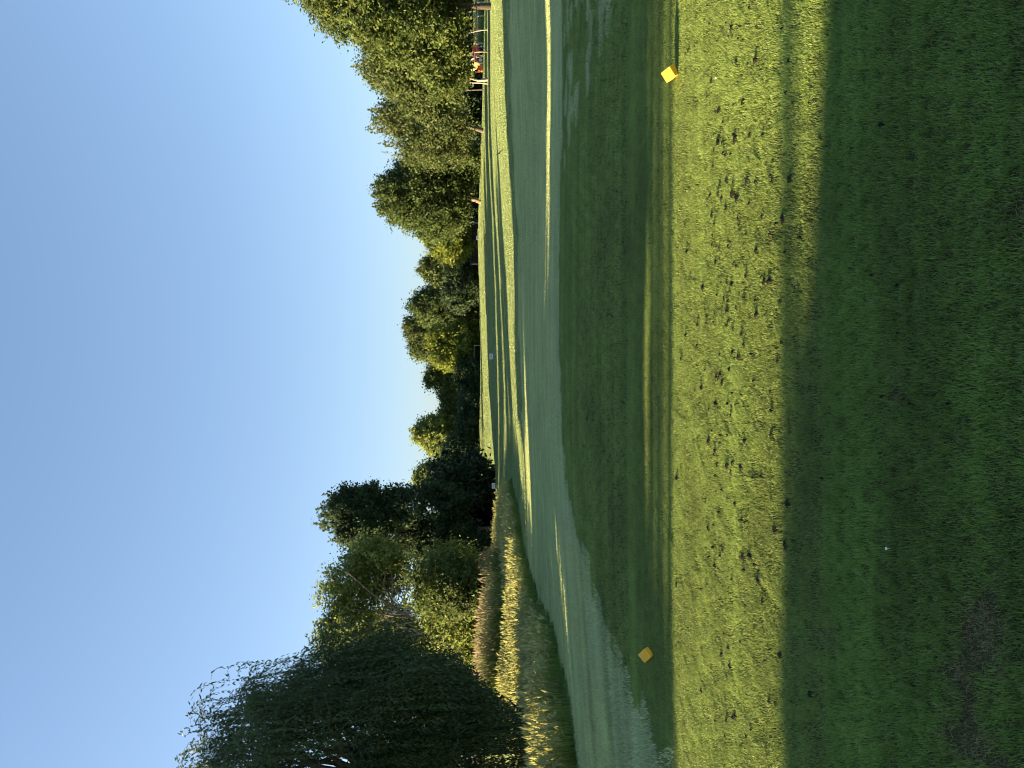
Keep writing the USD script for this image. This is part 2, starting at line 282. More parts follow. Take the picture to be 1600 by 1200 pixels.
def tufts(n, r0, h, w, seed, head, lean=.25, headlen=.16):
    """Long stems with seed heads; tint runs from green base to straw tip."""
    r = np.random.default_rng(seed); parts, tint = [], []
    for i in range(n):
        c = r.normal(size=2) * r0 * .5; a = r.random() * 2 * np.pi; L = h * (.65 + .5 * r.random()); ln = lean * abs(r.normal()) + .03
        d = np.array([math.cos(a), math.sin(a)]); t = np.linspace(0, 1, 5)
        pts = np.stack([c[0] + d[0] * L * ln * t ** 2, c[1] + d[1] * L * ln * t ** 2, L * (t - .35 * ln * t ** 3)], 1)
        b = r.random() * 2 * np.pi; s = np.array([math.cos(b), math.sin(b), 0])
        is_head = r.random() < head
        ww = w * np.array([1, .85, .6, .45, .1]) if not is_head else w * np.array([.7, .5, .4, .35, .3])
        v = np.empty((10, 3)); v[0::2] = pts - s * ww[:, None] / 2; v[1::2] = pts + s * ww[:, None] / 2
        f = [(2 * k, 2 * k + 1, 2 * k + 3) for k in range(4)] + [(2 * k, 2 * k + 3, 2 * k + 2) for k in range(4)]
        off = (r.random() - .5) * .3
        parts.append((v, f)); tint.append(np.repeat(np.clip(t * .7 + off + (.1 if is_head else 0), 0, .95), 2))
        if is_head:
            e, q = pts[-1], pts[-1] - pts[-2]; q = q / np.linalg.norm(q); hl = headlen * (.7 + .6 * r.random()); hw = hl * .16
            for u in (s, np.cross(s, q)):
                parts.append((np.array([e - q * hl * .5, e + u * hw, e + q * hl * .6, e - u * hw]), [(0, 1, 2), (0, 2, 3)])); tint.append(np.full(4, .86 + .14 * r.random()))
    return join(parts), np.concatenate(tint)
def scatter(x0, x1, y0, y1, dens, rng, cond):
    n = int((x1 - x0) * (y1 - y0) * dens); p = np.stack([x0 + (x1 - x0) * rng.random(n), y0 + (y1 - y0) * rng.random(n)], 1)
    p = p[cond(p[:, 0], p[:, 1]) & (p[:, 0] > -.57 * p[:, 1] - 2)]
    return np.hstack([p, Z(p[:, 0], p[:, 1])[:, None]])
rl = np.random.default_rng(31)
pg = scatter(-26, -5, 11, 50, 9, rl, lambda x, y: (rough_sd(x, y) > .1) & (rough_sd(x, y) < 6 + 3 * meshkit.noise(np.stack([x, y, 0 * x], -1) / 3, 2)))
pr = [tufts(60, .34, .54, .011, 200 + k, .4) for k in range(5)]
instancer('long_grass', 'straw coloured long rough grass gone to seed beside the fairway', 'grass', pr, pg, rl.integers(0, 5, len(pg)), rl, [STRAW] * 5, (.55, 1.35), normal=False, tilt=.10)
pg = scatter(-14, -6, 12.4, 18.6, 9, rl, lambda x, y: (rough_sd(x, y) > .35) & (rough_sd(x, y) < 2.6))
instancer('tall_grass', 'tallest clump of straw and green seeding grass nearest the tee', 'grass', [tufts(56, .34, .84, .011, 210 + k, .5) for k in range(4)], pg, rl.integers(0, 4, len(pg)), rl, [STRAW] * 4, (.7, 1.15), normal=False, tilt=.08)
pg = scatter(-8, 0, 13, 52, 7, rl, lambda x, y: (rough_sd(x, y) > -.25) & (rough_sd(x, y) < .25))
pr = [tufts(40, .2, .22, .012, 220 + k, 0, .5) for k in range(3)]
instancer('grass_fringe', 'ragged dark green grass fringe where the mown fairway meets the long grass', 'grass', pr, pg, rl.integers(0, 3, len(pg)), rl, [REED] * 3, (.7, 1.2), normal=False)
pg = scatter(-26, -10, 34, 46, 6, rl, lambda x, y: (rough_sd(x, y) > 4) & (x > -.46 * y - 1))
pr = [tufts(40, .3, 1.5, .028, 230 + k, .32, .16, .24) for k in range(5)]
instancer('reeds', 'tall green reeds with buff plumes standing before the leaning tree', 'reeds', pr, pg, rl.integers(0, 5, len(pg)), rl, [REED] * 5, (.8, 1.12), normal=False, tilt=.05)

pg = np.stack([34 + 16 * rl.random(900), 71 + 8 * rl.random(900)], 1); pg = np.hstack([pg, Z(pg[:, 0], pg[:, 1])[:, None]])
instancer('dry_grass', 'golden dry grass in the sun behind the trees at the picture\'s top edge', 'grass', [tufts(40, .5, 1.0, .03, 240 + k, .5) for k in range(3)], pg, rl.integers(0, 3, len(pg)), rl, [STRAW] * 3, (.7, 1.2), normal=False)

# ------------------------------------------------------------------ trees
def leaf_quads(c, n, size, r, elong=1.7):
    N = len(c); n = n / (np.linalg.norm(n, axis=1, keepdims=True) + 1e-9); u = np.cross(n, r.normal(size=(N, 3))); u /= np.linalg.norm(u, axis=1, keepdims=True) + 1e-9
    w = np.cross(n, u); s = (size * (.6 + .8 * r.random(N)))[:, None]
    v = np.stack([c - u * s * .5 * elong, c + w * s * .5 - n * s * .12, c + u * s * .5 * elong - n * s * .18, c - w * s * .5 - n * s * .12], 1).reshape(-1, 3)
    k = np.arange(N)[:, None] * 4
    return v, np.vstack([k + [0, 1, 2], k + [0, 2, 3]])
def crown(lobes, leaf, seed, dens=1.0, clump=.5, per=26, shell=.5, spray=1.0, rough=.5):
    """Leaf sprays spread through ellipsoid lobes (cx, cy, cz, rx, ry, rz). Returns mesh, tint, spray centres."""
    r = np.random.default_rng(seed); C, O, L = [], [], []
    for li, (cx, cy, cz, rx, ry, rz) in enumerate(lobes):
        area = 4 * np.pi * ((rx * ry) ** 1.6 / 3 + (rx * rz) ** 1.6 / 3 + (ry * rz) ** 1.6 / 3) ** (1 / 1.6)
        m = int(area * dens * 1.15 / clump ** 2) + 4
        d = r.normal(size=(m, 3)); d /= np.linalg.norm(d, axis=1, keepdims=True)
        rad = shell + (1 - shell) * np.sqrt(r.random(m)); rad *= 1 - rough * .5 + rough * meshkit.fbm(d * 2.2 + li * 7 + seed, 3, seed)
        C.append(np.array([cx, cy, cz]) + d * rad[:, None] * [rx, ry, rz]); o = d / np.array([rx, ry, rz]); O.append(o / np.linalg.norm(o, axis=1, keepdims=True)); L.append(np.full(m, li))
    C, O = np.vstack(C), np.vstack(O); n = len(C)
    cr = clump * (.6 + .8 * r.random(n)); tone = r.beta(2.2, 2.2, n)
    out = np.repeat(O, per, 0); t = r.normal(size=(n * per, 3)) * .42
    along = (r.random(n * per) - .45) * 1.5 * spray; t += out * along[:, None] + np.array([0, 0, .15])
    pts = np.repeat(C, per, 0) + t * np.repeat(cr, per)[:, None]
    nrm = out * .7 + r.normal(size=pts.shape) * .75 + np.array([0, 0, .45])
    v, f = leaf_quads(pts, nrm, leaf, r)
    tint = np.clip(np.repeat(tone, per) * .65 + .35 * r.random(n * per) + .06 * along, 0, 1)
    return (v, f), np.repeat(tint, 4), C
TREES = []
def tree(name, label, x, y, trunk_r, lobes, leaf=.2, mat='mid', bark=None, seed=1, dens=1.0, clump=.5, per=26, limbs=9, top=None, group=None, trunk_lean=(0, 0), extra_trunks=(), shell=.5, spray=1.0, twigs=0, plume=.9, cat='tree', rough=.5):
    """Thing at the tree's base; lobes are given relative to the base."""
    z = z1(x, y) - .05; t = thing(name, label, cat, (x, y, z), group); r = np.random.default_rng(seed + 500)
    m, tint, C = crown(lobes, leaf, seed, dens, clump, per, shell, spray, rough)
    lo = min(l[2] - l[5] * .3 for l in lobes); hi = max(l[2] for l in lobes); cx = np.mean([l[0] for l in lobes]); cy = np.mean([l[1] for l in lobes])
    if trunk_r:
        bark = bark or BARK
        tip = np.array([cx * .8 + trunk_lean[0], cy * .8 + trunk_lean[1], hi]); pts = bend((0, 0, 0), tip, 9, r, 0, .04)
        rad = trunk_r * (np.linspace(1, .22, 9)); rad[0] *= 1.35
        obj('trunk', tube(pts, rad, 8, .05, r), bark, t, smooth=True)
        for ex, ey, er in extra_trunks:
            p2_ = bend((ex, ey, 0), (ex * .7 + cx * .3, ey * .6, hi * .8), 7, r, 0, .03); obj('trunk', tube(p2_, er * np.linspace(1, .35, 7), 7, .05, r), bark, t, smooth=True)
        ends = C[r.choice(len(C), min(limbs, len(C)), replace=False)]; br = []
        for e in ends:
            k = 2 + int(5 * r.random()); br.append(tube(bend(pts[k], e, 6, r, .06), trunk_r * np.linspace(.42, .05, 6), 5))
        if twigs:
            hiC = C[np.argsort(-C[:, 2])[:max(twigs * 3, 20)]]
            for e in hiC[r.choice(len(hiC), min(twigs, len(hiC)), replace=False)]:
                q = e + np.array([r.normal() * .45, r.normal() * .3, .5 + plume * r.random()]); br.append(tube(bend(e - [0, 0, .6], q, 4, r), np.linspace(.02, .006, 4), 3))
                k = 40; u = r.random((k, 1)) ** .8; c = (e - [0, 0, .3]) * (1 - u) + q * u + r.normal(size=(k, 3)) * .13 * (1.15 - u); pv, pf = leaf_quads(c, r.normal(size=(k, 3)) + [0, 0, .3], leaf, r)
                m = join([m, (pv, pf)]); tint = np.concatenate([tint, np.repeat(.2 + .7 * r.random(k), 4)])
        if br: tag(obj('branches', join(br), bark, t), kind='stuff')
    obj('crown', m, LEAF[mat], t, tint=tint)
    TREES.append((name, len(m[1])))
    return t
def px_tree(name, label, d, trunkX, blobs, **k):
    """A tree at distance d from its trunk's column; blobs are (X0, X1, Ytop, Ybottom[, depth offset]) outlines at that distance."""
    x = PIX(trunkX, d); z = z1(x, d) - .05; lobes = []
    for b in blobs:
        X0, X1, Y0, Y1 = b[:4]; off = b[4] if len(b) > 4 else 0; rx = (X1 - X0) / 2 * d / F; rz = (Y1 - Y0) / 2 * d / F
        lobes.append((PIX((X0 + X1) / 2, d) - x, off, PZ((Y0 + Y1) / 2, d) - z, rx * .95, max(rx, rz * .55) * .9, rz * .95))
    return tree(name, label, x, d, k.pop('r', .2), lobes, **k)

# right-hand row, nearest first
RG = None
px_tree('broadleaf_tree', 'tallest sunlit leafy tree with a dark trunk at the picture\'s top edge', 46, 1190,
        [(1130, 1240, 492, 640), (1180, 1330, 425, 610), (1090, 1200, 560, 735), (1170, 1330, 560, 740), (1060, 1140, 650, 735, 1)], r=.17, leaf=.125, mat='olive', seed=3, clump=.5, per=48, limbs=16, twigs=30, bark=DARK_BARK)
px_tree('broadleaf_tree', 'sunlit grey green tree on slim pale trunks next to the tallest tree', 54, 1076,
        [(1050, 1130, 565, 700), (1030, 1100, 600, 722), (1085, 1150, 600, 735), (1010, 1075, 625, 725, 1)], r=.11, leaf=.125, mat='grey', seed=5, clump=.5, per=48, limbs=14, twigs=30, bark=PALE_BARK, extra_trunks=((-.3, .1, .06), (1.8, -.6, .05), (3.6, -.4, .045)))
px_tree('feathery_tree', 'sunlit tree with feathery sparse topmost twigs and a leaning grey trunk', 62, 995,
        [(985, 1050, 612, 680), (960, 1040, 640, 735), (940, 1010, 620, 730, 1), (990, 1035, 590, 650)], r=.17, leaf=.12, mat='grey', seed=7, dens=.8, clump=.5, per=46, limbs=16, twigs=46, plume=2.0, bark=BARK, spray=1.7, extra_trunks=((2.8, -2, .06),))
px_tree('oak_tree', 'broad rounded dark green tree on a short warm brown trunk left of the feathery tree', 70, 885,
        [(840, 945, 590, 690), (860, 955, 610, 745), (825, 900, 635, 735), (900, 985, 625, 752), (915, 975, 690, 755, -1)], r=.24, leaf=.15, mat='mid', seed=9, clump=.55, per=46, limbs=12, twigs=30, bark=WARM_BARK)
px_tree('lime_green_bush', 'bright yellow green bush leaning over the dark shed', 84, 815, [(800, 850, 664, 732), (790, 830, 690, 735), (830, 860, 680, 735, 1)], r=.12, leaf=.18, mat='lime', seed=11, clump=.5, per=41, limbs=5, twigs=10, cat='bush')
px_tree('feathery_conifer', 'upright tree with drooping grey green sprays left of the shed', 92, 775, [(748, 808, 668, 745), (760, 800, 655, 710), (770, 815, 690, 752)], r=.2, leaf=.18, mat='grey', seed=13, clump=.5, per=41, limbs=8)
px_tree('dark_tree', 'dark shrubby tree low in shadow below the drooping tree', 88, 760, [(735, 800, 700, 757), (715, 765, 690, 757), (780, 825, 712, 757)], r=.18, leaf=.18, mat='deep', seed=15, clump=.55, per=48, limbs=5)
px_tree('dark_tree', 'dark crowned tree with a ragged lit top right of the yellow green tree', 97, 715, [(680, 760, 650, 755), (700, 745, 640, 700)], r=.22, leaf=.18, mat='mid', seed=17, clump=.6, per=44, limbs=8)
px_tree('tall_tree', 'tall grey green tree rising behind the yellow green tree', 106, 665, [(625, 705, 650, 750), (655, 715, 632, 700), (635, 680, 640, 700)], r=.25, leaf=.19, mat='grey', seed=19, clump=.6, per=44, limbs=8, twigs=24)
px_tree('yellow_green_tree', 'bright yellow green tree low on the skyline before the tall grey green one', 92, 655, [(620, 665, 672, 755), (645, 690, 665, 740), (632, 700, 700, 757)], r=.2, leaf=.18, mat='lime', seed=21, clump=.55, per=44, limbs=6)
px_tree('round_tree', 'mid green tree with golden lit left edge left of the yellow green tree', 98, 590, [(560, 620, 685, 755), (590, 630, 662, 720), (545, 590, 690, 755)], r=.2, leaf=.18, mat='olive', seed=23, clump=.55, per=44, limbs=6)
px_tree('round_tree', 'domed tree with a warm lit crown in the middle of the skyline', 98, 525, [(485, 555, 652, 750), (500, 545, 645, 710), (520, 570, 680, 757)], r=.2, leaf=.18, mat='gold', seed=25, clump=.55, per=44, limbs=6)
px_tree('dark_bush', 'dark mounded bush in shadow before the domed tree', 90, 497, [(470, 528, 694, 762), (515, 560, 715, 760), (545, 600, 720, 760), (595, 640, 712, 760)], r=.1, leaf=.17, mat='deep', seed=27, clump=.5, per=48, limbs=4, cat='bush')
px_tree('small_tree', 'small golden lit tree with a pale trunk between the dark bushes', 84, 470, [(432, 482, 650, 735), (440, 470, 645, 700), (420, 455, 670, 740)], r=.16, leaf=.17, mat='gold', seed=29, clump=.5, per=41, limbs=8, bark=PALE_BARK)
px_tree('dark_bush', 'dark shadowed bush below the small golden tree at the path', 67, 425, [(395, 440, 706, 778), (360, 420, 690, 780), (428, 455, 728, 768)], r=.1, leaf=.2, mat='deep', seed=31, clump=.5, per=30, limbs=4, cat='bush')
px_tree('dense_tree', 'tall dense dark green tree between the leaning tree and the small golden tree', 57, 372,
        [(362, 434, 505, 630), (332, 402, 545, 680), (372, 446, 590, 740), (318, 390, 640, 770, -1), (392, 442, 520, 640, .8), (350, 400, 530, 600, -.5)], r=.26, leaf=.13, mat='deep', seed=33, clump=.5, per=50, limbs=16, twigs=40)

# the leaning, forked tree on the left
def leaning_tree():
    d = 50.0; x = PIX(182, d); z = z1(x, d) - .05; r = np.random.default_rng(77)
    t = thing('leaning_tree', 'sunlit tree forked low into long leaning pale limbs behind the reeds', 'tree', (x, d, z))
    at = lambda X, Y, o=0.0: np.array([PIX(X, d) - x, o, PZ(Y, d) - z])
    obj('trunk', tube(bend((0, 0, 0), at(184, 768), 5, r), [.5, .45, .4, .39, .36], 10, .06, r), WARM_BARK, t, smooth=True)
    for pts, r0 in (([(184, 770), (205, 735), (222, 690), (240, 650), (262, 615), (285, 585), (318, 552)], .14), ([(184, 770), (180, 725), (176, 680), (190, 630), (203, 585), (213, 545)], .17),
                    ([(184, 770), (160, 752), (150, 715), (158, 660)], .15), ([(240, 650), (243, 620), (250, 585), (258, 550)], .09), ([(262, 615), (290, 602), (310, 605), (325, 590)], .08), ([(176, 680), (182, 640), (178, 600)], .08), ([(222, 690), (255, 668), (290, 650), (312, 628)], .07)):
        q = np.array([at(X, Y, -.2 - .22 * i + .2 * r.normal()) for i, (X, Y) in enumerate(pts)]); obj('limb', tube(q, r0 * np.linspace(1, .35, len(q)), 7, .05, r), BARK, t, smooth=True)
    lobes = []
    for X0, X1, Y0, Y1, o in ((190, 262, 498, 600, 0), (235, 320, 500, 600, .8), (255, 345, 540, 640, 1.6), (180, 250, 570, 660, 1.6), (195, 275, 660, 748, -.6), (150, 215, 690, 765, .5), (150, 215, 600, 690, 1), (290, 350, 660, 750, .8), (160, 230, 500, 590, .5), (296, 352, 528, 640, 1.2)):
        c = at((X0 + X1) / 2, (Y0 + Y1) / 2, o); lobes.append((*c, (X1 - X0) / 2 * d / F, 1.5, (Y1 - Y0) / 2 * d / F))
    m, tint, C = crown(lobes, .12, 35, .85, .42, 28, .3, 1.4); br = []
    for e in C[r.choice(len(C), 26, replace=False)]:
        s = at(200 + 60 * r.random(), 600 + 90 * r.random()); br.append(tube(bend(s, e, 6, r, .05), np.linspace(.06, .012, 6), 4))
    tag(obj('branches', join(br), PALE_BARK, t), kind='stuff'); obj('crown', m, LEAF['gold'], t, tint=tint)
leaning_tree()

px_tree('olive_bush', 'rounded olive green bush standing over the reeds in front of the leaning tree', 42, 285, [(236, 332, 642, 750), (250, 320, 690, 765, -1.2), (225, 310, 650, 752, 3.0)], r=.12, leaf=.12, mat='olive', seed=37, clump=.42, per=40, limbs=8, twigs=16, cat='bush')

# the weeping willow
def willow():
    d = 23.0; x = PIX(-40, d); z = z1(x, d) - .05; r = np.random.default_rng(88)
    t = thing('weeping_willow', 'dark weeping willow with hanging strands at the picture\'s lower edge', 'tree', (x, d, z))
    H = 10.6; obj('trunk', tube(bend((0, 0, 0), (.3, .2, 5.5), 7, r), np.linspace(.42, .22, 7), 9, .05, r), BARK, t, smooth=True)
    tips = []
    at = lambda X, Y, o=0.0: np.array([PIX(X, d) - x, o, PZ(Y, d) - z])
    marks = [(8, 335), (35, 345), (-30, 330), (82, 345), (55, 385), (132, 425), (112, 455), (146, 478), (183, 530), (170, 560), (160, 600), (150, 640), (-60, 370), (-90, 430), (10, 430), (60, 470), (95, 520), (120, 570), (25, 560), (70, 600), (-20, 580), (178, 575), (-120, 500), (140, 690), (100, 670), (50, 680), (-40, 660), (-90, 620), (0, 720), (90, 720), (165, 640), (120, 620)]
    for X, Y in marks:
        for o in ((-.2, -1.9, 2.0) if Y > 400 else (-.4, 1.0)): tips.append(at(X + 12 * r.normal(), Y + 12 * r.normal(), o + .5 * r.normal()))
    br = [tube(bend((.3 + .2 * r.normal(), .2 * r.normal(), 2.5 + 3 * r.random() * min(1, e[2] / 7)), e - [0, 0, .25], 8, r, .10), np.linspace(.10, .015, 8), 5) for e in tips]
    tag(obj('branches', join(br), BARK, t), kind='stuff')
    A, Lm, D, CL = [], [], [], []
    for k, e in enumerate(tips):
        n = int(r.choice([30, 55, 80])) if e[2] > 6 else int(r.choice([40, 65, 95]))
        A.append(e + r.normal(size=(n, 3)) * [.34, .5, .26] - [0, 0, .1]); top = e[2] > 5.5
        Lm.append((1.2 + 1.6 * r.random(n)) * (1 if top else 1.35)); dd = r.normal(size=(n, 2)) * .35 + np.array([.75, -.1]); D.append(dd); CL.append(np.full(n, r.random()))
    A, Lm, D, CL = np.vstack(A), np.concatenate(Lm), np.vstack(D), np.concatenate(CL)
    K = 22; s = np.linspace(0, 1, K)[None, :]; L = Lm[:, None]
    hor = L * .38 * (1 - np.exp(-3.2 * s)); fall = L * (s ** 1.25) - .22 * L * np.sin(np.minimum(s * 4.2, np.pi)) ** 1
    px = A[:, None, 0] + D[:, None, 0] * hor; py = A[:, None, 1] + D[:, None, 1] * hor; pz = A[:, None, 2] - fall
    pts = np.stack([px, py, pz], -1) + r.normal(size=(len(A), K, 3)) * .012
    dd_ = d + pts[..., 1]; Xi = 600 + (x + pts[..., 0]) * F / dd_; low = np.interp(Xi, [-200, 60, 95, 125, 205], [.35, .4, 1.0, 1.9, 3.3]) + .5 * r.random((len(A), 1)); Yi = 742 + (EYE - z - pts[..., 2]) * F / dd_; ok = (pts[..., 2] > low) & (Xi < np.interp(Yi, [300, 470, 500, 600, 650, 720, 780, 840], [135, 180, 212, 206, 178, 168, 140, 90]) + 16 * r.normal(size=(len(A), 1)) + 42 * (CL[:, None] - .62))
    tang = np.gradient(pts, axis=1); tang /= np.linalg.norm(tang, axis=2, keepdims=True)
    C, T = pts[ok], tang[ok]; cl = np.repeat(CL[:, None], K, 1)[ok]
    C = np.repeat(C, 2, 0); T = np.repeat(T, 2, 0); cl = np.repeat(cl, 2); N = len(C)
    sd = r.normal(size=(N, 3)); sd -= (sd * T).sum(1, keepdims=True) * T; sd /= np.linalg.norm(sd, axis=1, keepdims=True)
    u = T * .85 + sd * .5 + np.array([0, 0, -.25]); u /= np.linalg.norm(u, axis=1, keepdims=True)
    w = np.cross(u, sd); w /= np.linalg.norm(w, axis=1, keepdims=True); w = w * np.cos(1.0) + sd * np.sin(1.0)
    le = (.13 * (.7 + .6 * r.random(N)))[:, None]; wd = .015 + .011 * r.random(N)[:, None]; C = C + T * (r.random(N)[:, None] * .06)
    v = np.stack([C, C + u * le * .45 + w * wd, C + u * le, C + u * le * .45 - w * wd], 1).reshape(-1, 3); k = np.arange(N)[:, None] * 4
    tint = np.repeat(np.clip(cl * .6 + .4 * r.random(N), 0, 1), 4)
    obj('crown', (v, np.vstack([k + [0, 1, 2], k + [0, 2, 3]])), LEAF['willow'], t, tint=tint)
willow()

# hedges and woods behind the rows
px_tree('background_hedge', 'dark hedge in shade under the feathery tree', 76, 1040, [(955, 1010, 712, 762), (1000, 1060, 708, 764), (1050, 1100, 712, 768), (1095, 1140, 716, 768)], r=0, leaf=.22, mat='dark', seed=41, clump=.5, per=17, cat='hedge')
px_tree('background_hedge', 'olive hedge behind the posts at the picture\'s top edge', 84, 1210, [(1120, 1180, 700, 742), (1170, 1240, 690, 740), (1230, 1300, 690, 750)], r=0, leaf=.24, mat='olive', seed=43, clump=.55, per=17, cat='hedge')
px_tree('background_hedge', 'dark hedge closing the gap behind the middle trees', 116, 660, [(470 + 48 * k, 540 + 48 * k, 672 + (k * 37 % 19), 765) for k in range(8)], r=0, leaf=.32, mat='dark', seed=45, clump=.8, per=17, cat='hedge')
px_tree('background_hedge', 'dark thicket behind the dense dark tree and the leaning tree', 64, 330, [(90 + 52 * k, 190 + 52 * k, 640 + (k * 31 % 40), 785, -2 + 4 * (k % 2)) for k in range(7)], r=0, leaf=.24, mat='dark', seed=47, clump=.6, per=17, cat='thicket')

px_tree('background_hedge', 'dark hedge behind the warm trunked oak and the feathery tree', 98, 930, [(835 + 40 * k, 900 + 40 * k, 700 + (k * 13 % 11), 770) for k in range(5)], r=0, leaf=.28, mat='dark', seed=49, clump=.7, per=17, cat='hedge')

# trees beyond the left of the view, whose shadows stripe the grass
def side_tree(y, x, w, zt, zb, seed, label, wx=2.2, extra=(), dens=1.1, leaf=.37, stems=()):
    r = np.random.default_rng(seed); H = zt - zb; lobes = [(0, 0, zb + H * .5, wx, w * .5, H * .5)]
    for k in range(3): lobes.append((r.normal() * .5, (r.random() - .5) * w * .2, zb + H * (.15 + .35 * k), wx * .8, w * .38, H * .2))
    lobes += [(0, ey - y, eh, erx, ery, erz) for ey, eh, ery, erz, erx in extra]
    z = z1(x, y)
    t = tree('shading_tree', label, x, y, .22, [(a, b, c - z, d_, e, f_) for a, b, c, d_, e, f_ in lobes], leaf=leaf, mat='mid', seed=seed, dens=dens, clump=.3, per=8, limbs=6, shell=.25, rough=.1, spray=.8)
    for sy, sr in stems: obj('limb', tube(bend((0, .5 * (sy - y), 2.0 - z), (0, sy - y, 3.6 - z), 4, r, 0, .01), sr, 7), BARK, t); obj('limb', tube([(0, sy - y, 3.6 - z), (.1, sy - y + .02, 5.0 - z), (.1, sy - y + .05, 7.5 - z)], sr * .9, 7), BARK, t)
L_ = 'leafy tree left of the view, '
side_tree(-7.0, -19, 6.5, 11, .6, 60, L_ + 'behind the photographer')
side_tree(-2.4, -19, 5.6, 11, .6, 61, L_ + 'beside the photographer')
side_tree(.66, -19, 3.8, 9.5, .3, 62, L_ + 'shading the nearest grass', extra=((3.1, 3.3, .05, .5, .4), (2.55, 3.8, .2, 1.4, .8)), stems=((3.44, .05), (3.56, .06)))
side_tree(9.08, -22, 5.4, 11, 1.6, 63, L_ + 'level with the far part of the tee', extra=((6.15, 3.25, .45, .6, .6), (6.7, 3.3, .4, .75, .6)), stems=((5.68, .10), (5.86, .05), (6.03, .12), (6.27, .13)))
side_tree(13.0, -23, 4.4, 11, 3.3, 64, L_ + 'level with the end of the tee')
side_tree(15.5, -24, 3.6, 11, 4.25, 65, L_ + 'just beyond the end of the tee')
side_tree(21.1, -27, 4.7, 12.5, 1.6, 66, L_ + 'nearest the willow', extra=((18.1, 4.35, .75, 1.45, .8), (17.4, 4.6, .4, .8, .6)))
side_tree(24.6, -28, 5.0, 13, 1.6, 67, L_ + 'on the far side of the willow')
side_tree(29.4, -29, 5.4, 12, 5.0, 68, L_ + 'shading the middle of the fairway')
side_tree(57.0, -44, 7.0, 12, 1.0, 69, L_ + 'beyond the leaning tree')

# ------------------------------------------------------------------ tee markers
YELLOW = paint('yellow_paint', (.80, .41, .028), .45, .12, 30)
def marker(x, y, az, label, tilt=0.0, s=.088):
    t = thing('tee_marker', label, 'tee marker', (x, y, z1(x, y)), 'yellow tee markers')
    b = trimesh.creation.box([s, s, s]); h = trimesh.convex.convex_hull(np.array(box(-s / 2, s / 2, -s / 2, s / 2, -s / 2, s / 2, .004)[0])); h.apply_transform(np.eye(4))
    e = math.atan(1 / math.sqrt(2)); R1 = trimesh.transformations.rotation_matrix(math.radians(45), [1, 0, 0]); R2 = trimesh.transformations.rotation_matrix(-(math.pi / 2 - e) + math.pi / 2, [0, 1, 0])
    # stand the cube on its corner: bring the diagonal upright, then turn
    dgn = np.array([1, 1, 1.0]) / math.sqrt(3); A = trimesh.geometry.align_vectors(dgn, [0, 0, 1]); h.apply_transform(A)
    n0 = A[:3, :3] @ np.array([1, 0, 0]); h.apply_transform(trimesh.transformations.rotation_matrix(math.radians(az) - math.atan2(n0[1], n0[0]), [0, 0, 1]))
    h.apply_transform(trimesh.transformations.rotation_matrix(tilt, [1, 0, 0]))
    h = h.slice_plane([0, 0, -.058], [0, 0, 1], cap=True) if False else h
    h.apply_translation([0, 0, .069]); obj('cube_body', (np.array(h.vertices), np.array(h.faces)), YELLOW, t)
    obj('spike', tube([(0, 0, .01), (0, 0, -.03), (0, 0, -.09)], [.006, .005, .001], 8), DARK_TIMBER, t)
marker(2.437, 5.50, 232, 'sunlit yellow cube marker casting a long thin shadow on the tee')
marker(-2.426, 6.29, 276, 'yellow cube marker standing in shade by the long grass side of the tee')

# ------------------------------------------------------------------ divots in the tee
def divot_mesh(rx, ry, h, seed):
    m = trimesh.creation.icosphere(2, 1.0); v = np.array(m.vertices); r = .35 + 1.25 * meshkit.fbm(v * 2.6 + seed % 977, 3, seed); v = v * r[:, None]
    return v * [rx, ry, h], np.array(m.faces)
marks = [(1228, 45), (1127, 172), (1122, 175), (1175, 250), (1172, 283), (1210, 275), (1212, 284), (1240, 280), (1130, 285), (1132, 310), (1157, 312), (1196, 338), (1160, 352), (1142, 385), (1187, 392), (1118, 368), (1255, 372), (1077, 393), (1141, 508), (1150, 550), (1153, 560), (1178, 553), (1093, 540), (1075, 524), (1220, 565), (1145, 577), (1123, 590), (1209, 612), (1155, 632), (1112, 640), (1210, 682), (1112, 690), (1120, 710), (1125, 712), (1140, 728), (1150, 724), (1080, 732), (1130, 680), (1290, 747),
         (1165, 160), (1238, 95), (1246, 160), (1132, 765), (1128, 800), (1130, 868), (1160, 870), (1112, 870), (1136, 990), (1142, 1012), (1118, 855), (1148, 905), (1215, 828), (1120, 820), (1175, 660), (1090, 610), (1068, 560), (1185, 470), (1168, 465), (1155, 480), (1140, 440), (1102, 450), (1200, 440), (1270, 160), (1340, 232), (1385, 195), (1370, 430), (1410, 445), (1290, 215), (1410, 520), (1270, 1085), (1385, 620), (1430, 630), (1490, 630), (904, 345), (905, 352), (978, 630), (1018, 372)]
rd = np.random.default_rng(5)
marks += [(float(Y), float(yy)) for Y, yy in zip(1148 + 24 * rd.normal(size=70), np.clip(600 + 300 * rd.normal(size=70), 60, 1150))]
marks += [(float(Y), float(yy)) for Y, yy in zip(np.clip(1150 + 42 * rd.normal(size=75), 1062, 1235), 1200 * rd.random(75) ** 1.25)]
for Y, yy in marks:
    X = 1200 - yy; dv = np.array([(X - 600) / F, 0, 0]) + fw - up * (Y - 800) / F; s = EYE / -dv[2]; x, y = dv[0] * s, dv[1] * s
    a = (.005 + .014 * rd.random() ** 1.9) * (.62 if y < 3.3 else 1.0); m = divot_mesh(a * 1.5, a * (1.2 + .8 * rd.random()), .011 + .007 * rd.random(), int(rd.integers(1e6)))
    c, sn = math.cos(rd.random() * 3), math.sin(rd.random() * 3); obj('divot', (m[0] + [x, y, z1(x, y) + .010], m[1]), DIVOT, tee, smooth=True)

